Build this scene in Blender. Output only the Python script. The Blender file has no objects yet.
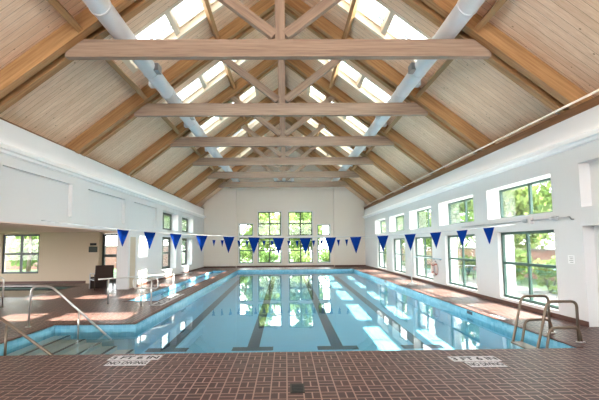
import bpy, bmesh, math, random
from mathutils import Vector, Matrix
random.seed(7)
S = bpy.context.scene
COL = S.collection
PI = math.pi

# ------------------------------------------------------------------ helpers
class MB:
    """mesh builder: collects boxes, prisms, tubes, quads"""
    def __init__(s): s.v = []; s.f = []; s.sm = []
    def add(s, vs, fs, smooth=False):
        b = len(s.v); s.v += [tuple(v) for v in vs]
        for f in fs: s.f.append(tuple(b + i for i in f)); s.sm.append(smooth)
        return s
    def box(s, x0, x1, y0, y1, z0, z1):
        vs = [(x, y, z) for z in (z0, z1) for y in (y0, y1) for x in (x0, x1)]
        return s.add(vs, [(0,2,3,1),(4,5,7,6),(0,1,5,4),(2,6,7,3),(0,4,6,2),(1,3,7,5)])
    def quad(s, a, b, c, d): return s.add([a, b, c, d], [(0,1,2,3)])
    def rect(s, x0, x1, y0, y1, z): return s.quad((x0,y0,z),(x1,y0,z),(x1,y1,z),(x0,y1,z))
    def prism_y(s, poly, y0, y1):
        """polygon in (x,z) extruded along y"""
        n = len(poly)
        vs = [(x, y0, z) for x, z in poly] + [(x, y1, z) for x, z in poly]
        fs = [tuple(range(n)), tuple(range(2*n-1, n-1, -1))]
        fs += [(i, i+n, (i+1) % n + n, (i+1) % n) for i in range(n)]
        return s.add(vs, fs)
    def beam(s, a, b, w, h, up=(0,0,1)):
        """rectangular bar from a to b; w along side, h along up"""
        a, b = Vector(a), Vector(b); d = (b-a).normalized(); up = Vector(up)
        sd = d.cross(up).normalized(); u = sd.cross(d).normalized()
        vs = []
        for p in (a, b):
            for su, ss in ((-1,-1),(-1,1),(1,1),(1,-1)): vs.append(p + u*su*h/2 + sd*ss*w/2)
        return s.add(vs, [(3,2,1,0),(4,5,6,7),(0,1,5,4),(1,2,6,5),(2,3,7,6),(3,0,4,7)])
    def tube(s, pts, r, n=10, closed=False, cap=True):
        pts = [Vector(p) for p in pts]; m = len(pts); rings = []
        prev = None
        for i, p in enumerate(pts):
            if closed: t = (pts[(i+1) % m] - pts[i-1]).normalized()
            elif i == 0: t = (pts[1]-p).normalized()
            elif i == m-1: t = (p-pts[i-1]).normalized()
            else: t = ((pts[i+1]-p).normalized() + (p-pts[i-1]).normalized()).normalized()
            if prev is None:
                ref = Vector((0,0,1)) if abs(t.z) < .9 else Vector((1,0,0))
                u = t.cross(ref).normalized()
            else: u = (prev - t*prev.dot(t)).normalized()
            prev = u; w = t.cross(u)
            rr = r[i] if isinstance(r, (list, tuple)) else r
            rings.append([p + (u*math.cos(2*PI*k/n) + w*math.sin(2*PI*k/n))*rr for k in range(n)])
        vs = [v for g in rings for v in g]; fs = []
        for i in range(m if closed else m-1):
            j = (i+1) % m
            for k in range(n): fs.append((i*n+k, i*n+(k+1) % n, j*n+(k+1) % n, j*n+k))
        s.add(vs, fs, True)
        if cap and not closed:
            b = len(s.v) - len(vs)
            s.f.append(tuple(b+k for k in range(n-1, -1, -1))); s.sm.append(False)
            s.f.append(tuple(b+(m-1)*n+k for k in range(n))); s.sm.append(False)
        return s
    def build(s, name, mat, parent=None, loc=None):
        me = bpy.data.meshes.new(name); me.from_pydata(s.v, [], s.f)
        for p, q in zip(me.polygons, s.sm): p.use_smooth = q
        me.materials.append(mat)
        bm = bmesh.new(); bm.from_mesh(me)
        bmesh.ops.recalc_face_normals(bm, faces=bm.faces); bm.to_mesh(me); bm.free()
        o = bpy.data.objects.new(name, me); COL.objects.link(o)
        if parent: o.parent = parent
        if loc: o.location = loc
        return o

def tag(o, label=None, cat=None, group=None, kind=None):
    if label: o['label'] = label
    if cat: o['category'] = cat
    if group: o['group'] = group
    if kind: o['kind'] = kind
    return o
def thing(name, label, cat, loc=(0,0,0), group=None, kind=None):
    o = bpy.data.objects.new(name, None); COL.objects.link(o); o.location = loc
    o.empty_display_size = .2
    return tag(o, label, cat, group, kind)
def arc(cx, cz, r, a0, a1, n=6):
    return [(cx + r*math.cos(a0+(a1-a0)*i/n), cz + r*math.sin(a0+(a1-a0)*i/n)) for i in range(n+1)]
def rounded(pts, r, n=5):
    """round the inner corners of a polyline of Vectors"""
    pts = [Vector(p) for p in pts]; out = [pts[0]]
    for i in range(1, len(pts)-1):
        a, p, b = pts[i-1], pts[i], pts[i+1]
        rr = min(r, (a-p).length*.49, (b-p).length*.49)
        p0 = p + (a-p).normalized()*rr; p1 = p + (b-p).normalized()*rr
        for k in range(n+1):
            t = k/n; out.append(p0*(1-t)**2 + p*2*t*(1-t) + p1*t*t)
    out.append(pts[-1]); return out

# ------------------------------------------------------------------ materials
def srgb(r, g, b):
    f = lambda c: (c/255/12.92) if c/255 <= .04045 else ((c/255+.055)/1.055)**2.4
    return (f(r), f(g), f(b), 1)
class NT:
    def __init__(s, name):
        s.m = bpy.data.materials.new(name); s.m.use_nodes = True
        s.t = s.m.node_tree; s.t.nodes.clear()
        s.out = s.n('ShaderNodeOutputMaterial')
    def n(s, k, **kw):
        o = s.t.nodes.new(k)
        for a, b in kw.items(): setattr(o, a, b)
        return o
    def l(s, a, b): s.t.links.new(a, b)
    def math(s, op, a, b=None, c=None):
        o = s.n('ShaderNodeMath', operation=op)
        for i, x in enumerate((a, b, c)):
            if x is None: continue
            if isinstance(x, (int, float)): o.inputs[i].default_value = x
            else: s.l(x, o.inputs[i])
        return o.outputs[0]
    def vm(s, op, a, b=None):
        o = s.n('ShaderNodeVectorMath', operation=op)
        for i, x in enumerate((a, b)):
            if x is None: continue
            if isinstance(x, (tuple, list)): o.inputs[i].default_value = x
            else: s.l(x, o.inputs[i])
        return o
    def mix(s, fac, a, b):
        o = s.n('ShaderNodeMix', data_type='RGBA')
        for i, x in ((0, fac), (6, a), (7, b)):
            if isinstance(x, (int, float, tuple)): o.inputs[i].default_value = x
            else: s.l(x, o.inputs[i])
        return o.outputs[2]
    def noise(s, vec, scale, detail=3, rough=.5):
        o = s.n('ShaderNodeTexNoise'); o.inputs['Scale'].default_value = scale
        o.inputs['Detail'].default_value = detail; o.inputs['Roughness'].default_value = rough
        if vec is not None: s.l(vec, o.inputs['Vector'])
        return o.outputs['Fac']
    def ramp(s, fac, stops):
        o = s.n('ShaderNodeValToRGB'); e = o.color_ramp.elements
        while len(e) < len(stops): e.new(.5)
        for k, (p, c) in zip(e, stops): k.position = p; k.color = c
        s.l(fac, o.inputs[0]); return o.outputs[0]
    def obj(s): return s.n('ShaderNodeTexCoord').outputs['Object']
    def pos(s): return s.n('ShaderNodeNewGeometry').outputs['Position']
    def princ(s, col, rough=.5, metal=0, spec=.5, normal=None):
        p = s.n('ShaderNodeBsdfPrincipled')
        for k, x in (('Base Color', col), ('Roughness', rough), ('Metallic', metal), ('Specular IOR Level', spec)):
            if isinstance(x, (int, float, tuple)): p.inputs[k].default_value = x
            else: s.l(x, p.inputs[k])
        if normal is not None: s.l(normal, p.inputs['Normal'])
        s.l(p.outputs[0], s.out.inputs[0]); return p
    def bump(s, h, strength, dist=.02):
        b = s.n('ShaderNodeBump'); b.inputs['Strength'].default_value = strength; b.inputs['Distance'].default_value = dist
        s.l(h, b.inputs['Height']); return b.outputs[0]

def plain(name, col, rough=.5, metal=0, var=.06, scale=3, spec=.5):
    t = NT(name); f = t.noise(t.pos(), scale, 4)
    c2 = tuple(max(0, c*(1-var*2)) for c in col[:3]) + (1,)
    t.princ(t.mix(f, col, c2), rough, metal, spec); return t.m

def wood(name, c1, c2, d, rough=.55):
    """timber with grain stretched along direction d"""
    t = NT(name); P = t.pos(); d = Vector(d).normalized()
    dt = t.vm('DOT_PRODUCT', P, tuple(d)).outputs['Value']
    sc = t.n('ShaderNodeVectorMath', operation='SCALE'); sc.inputs[0].default_value = tuple(d)
    t.l(t.math('MULTIPLY', dt, .955), sc.inputs['Scale'])
    q = t.vm('SUBTRACT', P, sc.outputs[0]).outputs[0]
    g = t.noise(q, 22, 5, .6); b = t.noise(q, 4, 2)
    f = t.math('ADD', t.math('MULTIPLY', g, .6), t.math('MULTIPLY', b, .4))
    col = t.ramp(f, [(.33, c1), (.66, c2)])
    t.princ(col, rough, spec=.3, normal=t.bump(g, .15, .01)); return t.m

def boards(name):
    """pale tongue and groove boards running up the slope, split along Y"""
    t = NT(name); P = t.pos(); sp = t.n('ShaderNodeSeparateXYZ'); t.l(P, sp.inputs[0])
    u = t.math('DIVIDE', sp.outputs[1], .19)
    idx = t.math('FLOOR', u); fr = t.math('FRACT', u)
    wn = t.n('ShaderNodeTexWhiteNoise', noise_dimensions='1D'); t.l(idx, wn.inputs['W'])
    q = t.vm('MULTIPLY', P, (1.2, 14, 1.2)).outputs[0]
    off = t.n('ShaderNodeCombineXYZ'); t.l(t.math('MULTIPLY', wn.outputs[0], 40), off.inputs[0])
    q2 = t.vm('ADD', q, off.outputs[0]).outputs[0]
    g = t.noise(q2, 2.2, 5, .6)
    base = t.ramp(g, [(.3, srgb(220,184,154)), (.7, srgb(246,220,194))])
    tint = t.mix(t.math('MULTIPLY', wn.outputs[0], .35), base, srgb(204,164,128))
    vo = t.n('ShaderNodeTexVoronoi'); vo.inputs['Scale'].default_value = 2.6
    t.l(t.vm('MULTIPLY', P, (1.1, 1.6, 1.1)).outputs[0], vo.inputs['Vector'])
    kn = t.math('LESS_THAN', vo.outputs['Distance'], .075)
    c = t.mix(t.math('MULTIPLY', kn, .65), tint, srgb(125,85,55))
    gap = t.math('LESS_THAN', fr, .05)
    c = t.mix(t.math('MULTIPLY', gap, .7), c, srgb(128,92,66))
    t.princ(c, .6, spec=.25, normal=t.bump(t.math('SUBTRACT', 1, gap), .15, .005)); return t.m

def pavers(name, brick1, brick2, mortar):
    """red brick pavers in a basket weave, 0.2 m cells"""
    t = NT(name); P = t.pos(); sp = t.n('ShaderNodeSeparateXYZ'); t.l(P, sp.inputs[0])
    C = .205
    u = t.math('DIVIDE', sp.outputs[0], C); v = t.math('DIVIDE', sp.outputs[1], C)
    iu, iv = t.math('FLOOR', u), t.math('FLOOR', v); fu, fv = t.math('FRACT', u), t.math('FRACT', v)
    par = t.math('ABSOLUTE', t.math('MODULO', t.math('ADD', iu, iv), 2))
    w = .042
    def edge(x): return t.math('MAXIMUM', t.math('LESS_THAN', x, w), t.math('GREATER_THAN', x, 1-w))
    def mid(x): return t.math('LESS_THAN', t.math('ABSOLUTE', t.math('SUBTRACT', x, .5)), w)
    lines = t.math('MAXIMUM', edge(fu), edge(fv))
    mu = t.math('MULTIPLY', mid(fu), par); mv = t.math('MULTIPLY', mid(fv), t.math('SUBTRACT', 1, par))
    m = t.math('MAXIMUM', lines, t.math('MAXIMUM', mu, mv))
    # brick id: cell plus half
    hu = t.math('MULTIPLY', t.math('GREATER_THAN', fu, .5), par)
    hv = t.math('MULTIPLY', t.math('GREATER_THAN', fv, .5), t.math('SUBTRACT', 1, par))
    cid = t.n('ShaderNodeCombineXYZ'); t.l(iu, cid.inputs[0]); t.l(iv, cid.inputs[1]); t.l(t.math('ADD', hu, hv), cid.inputs[2])
    wn = t.n('ShaderNodeTexWhiteNoise', noise_dimensions='3D'); t.l(cid.outputs[0], wn.inputs['Vector'])
    nz = t.noise(P, 1.3, 4); fine = t.noise(P, 60, 2)
    f = t.math('ADD', t.math('MULTIPLY', wn.outputs['Value'], .55), t.math('ADD', t.math('MULTIPLY', nz, .35), t.math('MULTIPLY', fine, .15)))
    c = t.mix(f, brick1, brick2)
    c = t.mix(t.math('MULTIPLY', m, .8), c, mortar)
    h = t.math('SUBTRACT', 1, m)
    t.princ(c, .42, spec=.35, normal=t.bump(h, .25, .01)); return t.m

def brickwall(name):
    t = NT(name); b = t.n('ShaderNodeTexBrick'); P = t.pos()
    sp = t.n('ShaderNodeSeparateXYZ'); t.l(P, sp.inputs[0]); cb = t.n('ShaderNodeCombineXYZ')
    t.l(t.math('ADD', sp.outputs[0], sp.outputs[1]), cb.inputs[0]); t.l(sp.outputs[2], cb.inputs[1])
    t.l(cb.outputs[0], b.inputs['Vector']); b.inputs['Scale'].default_value = 4
    b.inputs['Color1'].default_value = srgb(108,64,52); b.inputs['Color2'].default_value = srgb(124,80,66)
    b.inputs['Mortar'].default_value = srgb(140,130,122)
    t.princ(b.outputs[0], .8); return t.m

def glass(name):
    t = NT(name); fr = t.n('ShaderNodeFresnel'); fr.inputs[0].default_value = 1.45
    tr = t.n('ShaderNodeBsdfTransparent'); tr.inputs[0].default_value = (.96,.985,.97,1)
    gl = t.n('ShaderNodeBsdfGlossy'); gl.inputs['Roughness'].default_value = .02
    mx = t.n('ShaderNodeMixShader'); t.l(t.math('MULTIPLY', fr.outputs[0], .6), mx.inputs[0])
    t.l(tr.outputs[0], mx.inputs[1]); t.l(gl.outputs[0], mx.inputs[2]); t.l(mx.outputs[0], t.out.inputs[0]); return t.m

def water(name, tint, bump=.035):
    t = NT(name); P = t.pos()
    n1 = t.noise(t.vm('MULTIPLY', P, (1, .55, 1)).outputs[0], 1.6, 2, .4)
    nm = t.bump(n1, bump, .1)
    fr = t.n('ShaderNodeFresnel'); fr.inputs[0].default_value = 1.333; t.l(nm, fr.inputs['Normal'])
    tr = t.n('ShaderNodeBsdfTransparent'); tr.inputs[0].default_value = tint
    gl = t.n('ShaderNodeBsdfGlossy'); gl.inputs['Roughness'].default_value = .015; t.l(nm, gl.inputs['Normal'])
    mx = t.n('ShaderNodeMixShader'); t.l(fr.outputs[0], mx.inputs[0])
    t.l(tr.outputs[0], mx.inputs[1]); t.l(gl.outputs[0], mx.inputs[2]); t.l(mx.outputs[0], t.out.inputs[0]); return t.m

def tiles(name, c1, c2, grout, size=.05):
    t = NT(name); P = t.pos(); sp = t.n('ShaderNodeSeparateXYZ'); t.l(P, sp.inputs[0])
    a = t.math('DIVIDE', t.math('ADD', sp.outputs[0], sp.outputs[1]), size*2); z = t.math('DIVIDE', sp.outputs[2], size*2)
    g = t.math('MAXIMUM', t.math('LESS_THAN', t.math('FRACT', a), .06), t.math('LESS_THAN', t.math('FRACT', z), .06))
    cid = t.n('ShaderNodeCombineXYZ'); t.l(t.math('FLOOR', a), cid.inputs[0]); t.l(t.math('FLOOR', z), cid.inputs[1])
    wn = t.n('ShaderNodeTexWhiteNoise', noise_dimensions='3D'); t.l(cid.outputs[0], wn.inputs['Vector'])
    c = t.mix(wn.outputs['Value'], c1, c2); c = t.mix(t.math('MULTIPLY', g, .5), c, grout)
    t.princ(c, .25, spec=.5); return t.m

def leaf(name, c1, c2):
    t = NT(name); oi = t.n('ShaderNodeObjectInfo'); f = t.noise(t.pos(), 2.2, 4, .7)
    c = t.ramp(f, [(.3, c1), (.7, c2)])
    d = t.n('ShaderNodeBsdfDiffuse'); tl = t.n('ShaderNodeBsdfTranslucent'); t.l(c, d.inputs[0]); t.l(c, tl.inputs[0])
    mx = t.n('ShaderNodeMixShader'); mx.inputs[0].default_value = .5
    t.l(d.outputs[0], mx.inputs[1]); t.l(tl.outputs[0], mx.inputs[2]); t.l(mx.outputs[0], t.out.inputs[0]); return t.m

def cloth(name, col):
    t = NT(name); c = t.mix(t.noise(t.pos(), 40, 2), col, tuple(x*.85 for x in col[:3]) + (1,))
    d = t.n('ShaderNodeBsdfDiffuse'); tl = t.n('ShaderNodeBsdfTranslucent'); t.l(c, d.inputs[0]); t.l(c, tl.inputs[0])
    mx = t.n('ShaderNodeMixShader'); mx.inputs[0].default_value = .3
    t.l(d.outputs[0], mx.inputs[1]); t.l(tl.outputs[0], mx.inputs[2]); t.l(mx.outputs[0], t.out.inputs[0]); return t.m

SL = .78                                   # roof slope
RX, RZ = -.10, 10.45                       # ridge line of the board plane
def roofz(x): return RZ - SL*abs(x-RX)

white = plain('white_paint', srgb(226,226,226), .6, var=.02, scale=.8, spec=.2)
lit_white = plain('lit_cornice_white', srgb(252,252,252), .5, var=.0)  # whiter than the walls so the cornice reads as lit
warm_white = plain('warm_white_paint', srgb(240,231,220), .6, var=.02, scale=.8, spec=.2)
cream = plain('cream_paint', srgb(206,190,168), .65, var=.02, scale=.8, spec=.2)
soffit_m = plain('soffit_bounce_tint', srgb(244,220,204), .65, var=.02, scale=.8, spec=.2)  # pink bounce off the sunlit brick is put into this colour
boards_m = boards('pine_boards')
W1, W2 = srgb(136,98,62), srgb(190,148,102)
wood_y = wood('timber_along_room', W1, W2, (0,1,0))
wood_l = wood('timber_left_slope', W1, W2, (1,0,SL))
wood_r = wood('timber_right_slope', W1, W2, (1,0,-SL))
G1, G2 = srgb(126,104,90), srgb(174,150,130)
chord_m = wood('weathered_timber_across', G1, G2, (1,0,0))
post_m = wood('weathered_timber_upright', G1, G2, (0,0,1))
strut_l = wood('weathered_timber_diagonal_left', G1, G2, (-1,0,.78))
strut_r = wood('weathered_timber_diagonal_right', G1, G2, (1,0,.78))
fascia_m = wood('dark_fascia_timber', srgb(106,72,46), srgb(146,104,70), (0,1,0))
deck_m = pavers('red_brick_pavers', srgb(44,22,20), srgb(76,42,37), srgb(174,144,132))
coping_m = plain('coping_brick', srgb(104,66,58), .5, var=.2, scale=9)
base_m = plain('brown_skirting', srgb(98,64,54), .5, var=.1)
green_m = plain('green_window_metal', srgb(62,92,84), .4, var=.05)
dark_m = plain('dark_window_metal', srgb(48,58,54), .4, var=.05)
whitemetal = plain('white_window_metal', srgb(232,234,232), .4, var=.02)
glass_m = glass('window_glass')
plaster_m = plain('pool_plaster', srgb(158,220,242), .5, var=.04, scale=1.2)
tile_m = tiles('blue_pool_tile', srgb(112,180,206), srgb(138,200,222), srgb(165,212,226))
lane_m = plain('dark_lane_tile', srgb(64,70,82), .4, var=.12, scale=6)
step_m = plain('pale_step_plaster', srgb(232,238,232), .5, var=.05)
water_m = water('pool_water', (.83,.965,1.0,1))
spa_water_m = water('spa_water', (.62,.80,.76,1), .05)
steel = plain('brushed_steel', srgb(222,220,216), .3, .75, var=.05, scale=20)
bronze = plain('weathered_steel', srgb(140,124,108), .35, .7, var=.12, scale=15)
duct_m = plain('white_duct_metal', srgb(226,228,232), .45, .15, var=.05, scale=2)
grey_m = plain('grey_metal', srgb(150,152,155), .45, .5)
flag_m = cloth('blue_pennant_cloth', srgb(16,52,130))
rope_m = plain('white_cord', srgb(215,218,222), .7)
brown_m = plain('dark_brown_wicker', srgb(62,42,34), .6, var=.2, scale=30)
pale_m = plain('pale_grey_metal', srgb(190,192,196), .4, .3)
paper = plain('white_paper', srgb(245,245,245), .7, var=.01)
black = plain('black_lettering', srgb(24,24,28), .6)
darkgreen = plain('dark_green_board', srgb(40,50,42), .5)
tilewhite = plain('white_marker_tile', srgb(212,210,212), .5, var=.06, scale=10)
drain_m = plain('dark_drain_metal', srgb(58,60,52), .5, .4, var=.2, scale=20)
ringm = plain('pale_life_ring', srgb(232,214,206), .5)
grass_m = plain('lawn_grass', srgb(58,84,34), .9, var=.3, scale=2)
patio_m = plain('pale_patio', srgb(92,88,84), .8, var=.1, scale=2)
bark_m = plain('tree_bark', srgb(96,80,66), .9, var=.3, scale=8)
leafA = leaf('mid_green_leaves', srgb(78,104,46), srgb(130,152,90))  # mid green leaf tone, cycled over trees and shrubs
leafB = leaf('deep_green_leaves', srgb(60,86,42), srgb(112,138,80))
leafC = leaf('yellow_green_leaves', srgb(96,120,56), srgb(150,166,108))
brick_m = brickwall('garden_brick')
shaft_m = plain('pale_skylight_shaft', srgb(226,210,188), .6, var=.04)

# ------------------------------------------------------------------ key dimensions
XL, XR, YE, YB = -6.69, 6.49, 33.27, -2.0
PXL, PXR, PYN, PYF = -3.54, 4.995, 7.02, 29.88
ZT = 4.84
BX0, BY1 = -5.40, 9.65                     # entry step bay
CX0, CX1, CY0, CY1 = -5.30, -4.27, 13.6, 29.4   # narrow side pool
SX0, SX1, SY0, SY1 = -15.2, -9.6, 15.1, 18.9    # spa
AX, AY = -18.0, 20.5                        # alcove extents
TY = [8.90+4.1385*k for k in range(6)]
WATER = -.17

def cells(cuts_x, cuts_y, hole):
    cx, cy = sorted(set(cuts_x)), sorted(set(cuts_y))
    for i in range(len(cx)-1):
        for j in range(len(cy)-1):
            if not hole((cx[i]+cx[i+1])/2, (cy[j]+cy[j+1])/2): yield cx[i], cx[i+1], cy[j], cy[j+1]

# ------------------------------------------------------------------ floor
def inhole(x, y):
    return (PXL < x < PXR and PYN < y < PYF) or (BX0 < x <= PXL and PYN < y < BY1) or (CX0 < x < CX1 and CY0 < y < CY1) \
        or (SX0 < x < SX1 and SY0 < y < SY1) or (x < XL-.5 and y > AY+.1)
m = MB()
for x0, x1, y0, y1 in cells([AX-.2, SX0, SX1, XL-.5, BX0, CX0, CX1, PXL, PXR, XR+.5], [YB, PYN, BY1, CY0, SY0, SY1, AY+.1, CY1, PYF, YE+.1], inhole):
    m.rect(x0, x1, y0, y1, 0)
tag(m.build('floor', deck_m), 'red brick paved pool deck laid in a basket weave around the water', 'floor', kind='structure')

# coping: a slightly raised rounded brick edge round the pools
def coping(m, x0, x1, y0, y1, w=.10, z=.008):
    m.box(x0-w, x0, y0-w, y1+w, -.05, z); m.box(x1, x1+w, y0-w, y1+w, -.05, z)
    m.box(x0, x1, y0-w, y0, -.05, z); m.box(x0, x1, y1, y1+w, -.05, z)

# ------------------------------------------------------------------ main pool
def bz(y): return -.84 + (y-PYN)*(.46/(PYF-PYN))
pool = MB()
pool.quad((PXL,PYN,bz(PYN)),(PXR,PYN,bz(PYN)),(PXR,PYF,bz(PYF)),(PXL,PYF,bz(PYF)))
pool.quad((PXR,PYN,bz(PYN)),(PXR,PYF,bz(PYF)),(PXR,PYF,0),(PXR,PYN,0))
pool.quad((PXL,BY1,bz(BY1)),(PXL,PYF,bz(PYF)),(PXL,PYF,0),(PXL,BY1,0))
pool.quad((PXL,PYF,bz(PYF)),(PXR,PYF,bz(PYF)),(PXR,PYF,0),(PXL,PYF,0))
pool.quad((BX0,PYN,-1),(PXR,PYN,-1),(PXR,PYN,0),(BX0,PYN,0))
pool.quad((BX0,BY1,-1),(PXL,BY1,-1),(PXL,BY1,0),(BX0,BY1,0))
pool.quad((BX0,PYN,-1),(BX0,BY1,-1),(BX0,BY1,0),(BX0,PYN,0))
pool_o = tag(pool.build('pool_basin', plaster_m), 'large pale blue swimming pool basin sunk in the brick deck', 'swimming pool', kind='structure')
e = .006; tb = MB()
def band(m, a, b, n, z0=-.30, z1=-.012, t=.012):
    (xa, ya), (xb, yb) = a, b; nx, ny = n
    xs = sorted([xa, xb, xa+nx*t, xb+nx*t]); ys = sorted([ya, yb, ya+ny*t, yb+ny*t])
    m.box(xs[0], xs[-1], ys[0], ys[-1], z0, z1)
band(tb, (PXR,PYN), (PXR,PYF), (-1,0)); band(tb, (PXL,BY1), (PXL,PYF), (1,0)); band(tb, (PXL,PYF), (PXR,PYF), (0,-1))
band(tb, (BX0,BY1), (PXL,BY1), (0,-1)); band(tb, (BX0,PYN), (BX0,BY1), (1,0))
tb.build('tile_band', tile_m, pool_o)
for x in (-2.98, -.85, 1.28, 3.41):
    l = MB(); y0, y1 = 10.15, 28.4; w = .30
    def strip(xa, xb, ya, yb):
        l.quad((xa,ya,bz(ya)+e),(xb,ya,bz(ya)+e),(xb,yb,bz(yb)+e),(xa,yb,bz(yb)+e))
    strip(x-w/2-.36, x+w/2+.36, y0, y0+.34); strip(x-w/2, x+w/2, y0+.34, y1-.3); strip(x-w/2-.3, x+w/2+.3, y1-.3, y1)
    tag(l.build('lane_line', lane_m, pool_o), 'dark tile lane line with a T end')
# entry steps in the bay (descend towards the main pool)
st = MB(); nos = MB()
xs = [BX0, -5.02, -4.66, -4.30, -3.94, PXL]
for i in range(5):
    zt = -.24 - .085*i
    st.box(xs[i], xs[i+1], PYN, BY1, -1, zt)
    nos.box(xs[i+1]-.07, xs[i+1]-.002, PYN+.02, BY1-.02, zt-.01, zt+.006)
so = st.build('entry_steps', step_m, pool_o); nos.build('nosing_strip', lane_m, so)
cp = MB()
cp.box(PXR, PXR+.11, PYN, PYF+.11, -.05, .008); cp.box(PXL, PXR, PYF, PYF+.11, -.05, .008)
cp.box(PXL-.11, PXL, BY1, PYF+.11, -.05, .008); cp.box(BX0-.11, PXL-.11, BY1, BY1+.11, -.05, .008)
cp.box(BX0-.11, BX0, PYN-.0, BY1, -.05, .008)
cp.build('coping', coping_m, pool_o)
# small dark depth markers set in the right hand tile band
for y in (10.9, 20.2):
    MB().box(PXR-.02, PXR-.012, y, y+.32, -.11, -.03).build('depth_marker', lane_m, pool_o)
w = MB(); w.rect(PXL, PXR, PYN, PYF, WATER); w.rect(BX0, PXL, PYN, BY1, WATER)
tag(w.build('pool_water', water_m), 'clear pale blue water filling the large swimming pool', 'water', kind='stuff')

# narrow side pool
sb = MB(); zb = -.55
sb.rect(CX0, CX1, CY0, CY1, zb)
for a, b in (((CX0,CY0),(CX1,CY0)),((CX1,CY0),(CX1,CY1)),((CX0,CY0),(CX0,CY1)),((CX0,CY1),(CX1,CY1))):
    sb.quad((a[0],a[1],zb),(b[0],b[1],zb),(b[0],b[1],0),(a[0],a[1],0))
side_o = tag(sb.build('side_pool_basin', plaster_m), 'narrow blue side pool in the deck beside the left wall', 'pool', kind='structure')
cp = MB(); coping(cp, CX0, CX1, CY0, CY1, .09); cp.build('coping', coping_m, side_o)
tb = MB(); band(tb, (CX0,CY0), (CX0,CY1), (1,0), -.25); band(tb, (CX0,CY1), (CX1,CY1), (0,-1), -.25); tb.build('tile_band', tile_m, side_o)
w = MB(); w.rect(CX0, CX1, CY0, CY1, -.09)
tag(w.build('side_pool_water', water_m), 'shallow water in the narrow side pool along the left wall', 'water', kind='stuff')
# spa in the alcove
sb = MB(); zb = -.6
sb.rect(SX0, SX1, SY0, SY1, zb)
for a, b in (((SX0,SY0),(SX1,SY0)),((SX1,SY0),(SX1,SY1)),((SX0,SY0),(SX0,SY1)),((SX0,SY1),(SX1,SY1))):
    sb.quad((a[0],a[1],zb),(b[0],b[1],zb),(b[0],b[1],0),(a[0],a[1],0))
spa_o = tag(sb.build('spa_basin', plain('spa_plaster', srgb(110,140,132), .5)), 'square spa pool under the low alcove ceiling at left', 'spa pool', kind='structure')
cp = MB(); coping(cp, SX0, SX1, SY0, SY1, .09); cp.build('coping', coping_m, spa_o)
w = MB(); w.rect(SX0, SX1, SY0, SY1, -.08)
tag(w.build('spa_water', spa_water_m), 'dark green water of the spa in the left alcove', 'water', kind='stuff')

# ------------------------------------------------------------------ walls (height-field of recesses and openings)
def relief(name, mat, us, zs, depth, T, mapf, label, cat='wall'):
    """depth(u,z) -> recess of the face; T = through"""
    us, zs = sorted(set(us)), sorted(set(zs)); m = MB()
    nu, nz = len(us)-1, len(zs)-1
    D = [[depth((us[i]+us[i+1])/2, (zs[j]+zs[j+1])/2) for j in range(nz)] for i in range(nu)]
    for i in range(nu):
        for j in range(nz):
            d = D[i][j]; u0, u1, z0, z1 = us[i], us[i+1], zs[j], zs[j+1]
            if d < T:
                m.quad(*[mapf(*p) for p in ((u0,z0,d),(u1,z0,d),(u1,z1,d),(u0,z1,d))])
                m.quad(*[mapf(*p) for p in ((u0,z0,T),(u1,z0,T),(u1,z1,T),(u0,z1,T))])
            nb = D[i+1][j] if i+1 < nu else T
            if nb != d: m.quad(*[mapf(*p) for p in ((u1,z0,d),(u1,z0,nb),(u1,z1,nb),(u1,z1,d))])
            nb = D[i][j+1] if j+1 < nz else T
            if nb != d: m.quad(*[mapf(*p) for p in ((u0,z1,d),(u1,z1,d),(u1,z1,nb),(u0,z1,nb))])
    for i in range(nu):
        if D[i][0] < T: m.quad(*[mapf(*p) for p in ((us[i],zs[0],D[i][0]),(us[i+1],zs[0],D[i][0]),(us[i+1],zs[0],T),(us[i],zs[0],T))])
    for j in range(nz):
        if D[0][j] < T: m.quad(*[mapf(*p) for p in ((us[0],zs[j],D[0][j]),(us[0],zs[j+1],D[0][j]),(us[0],zs[j+1],T),(us[0],zs[j],T))])
    o = m.build(name, mat)
    return tag(o, label, cat, kind='structure')

# right wall: five bays of windows, then blind niches towards the camera
P = 4.1
def inr(u, z, r): return r[0] < u < r[1] and r[2] < z < r[3]
RW_low = [(9.65+P*k, 12.27+P*k, .19, 2.13) for k in range(5)]
RW_up = [(9.65+P*k, 12.80+P*k, 2.56, 3.50) for k in range(5)]
RN = [(5.45, 8.70, -.05, 2.17), (5.45, 8.70, 2.58, 3.56), (1.4, 4.5, -.05, 2.17), (1.4, 4.5, 2.58, 3.56)]
us = [YB, YE]; zs = [-.05, 4.64]
for r in RW_low + RW_up + RN: us += [r[0], r[1]]; zs += [r[2], r[3]]
zs = [z for z in zs if z != 0] + [0]
def rdep(u, z):
    if any(inr(u, z, r) for r in RW_low+RW_up): return .5
    if any(inr(u, z, r) for r in RN): return .25
    return 0
relief('wall_right', white, us, zs, rdep, .5, lambda u, z, d: (XR+d, u, z), 'long white right wall with tall and clerestory windows')
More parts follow.
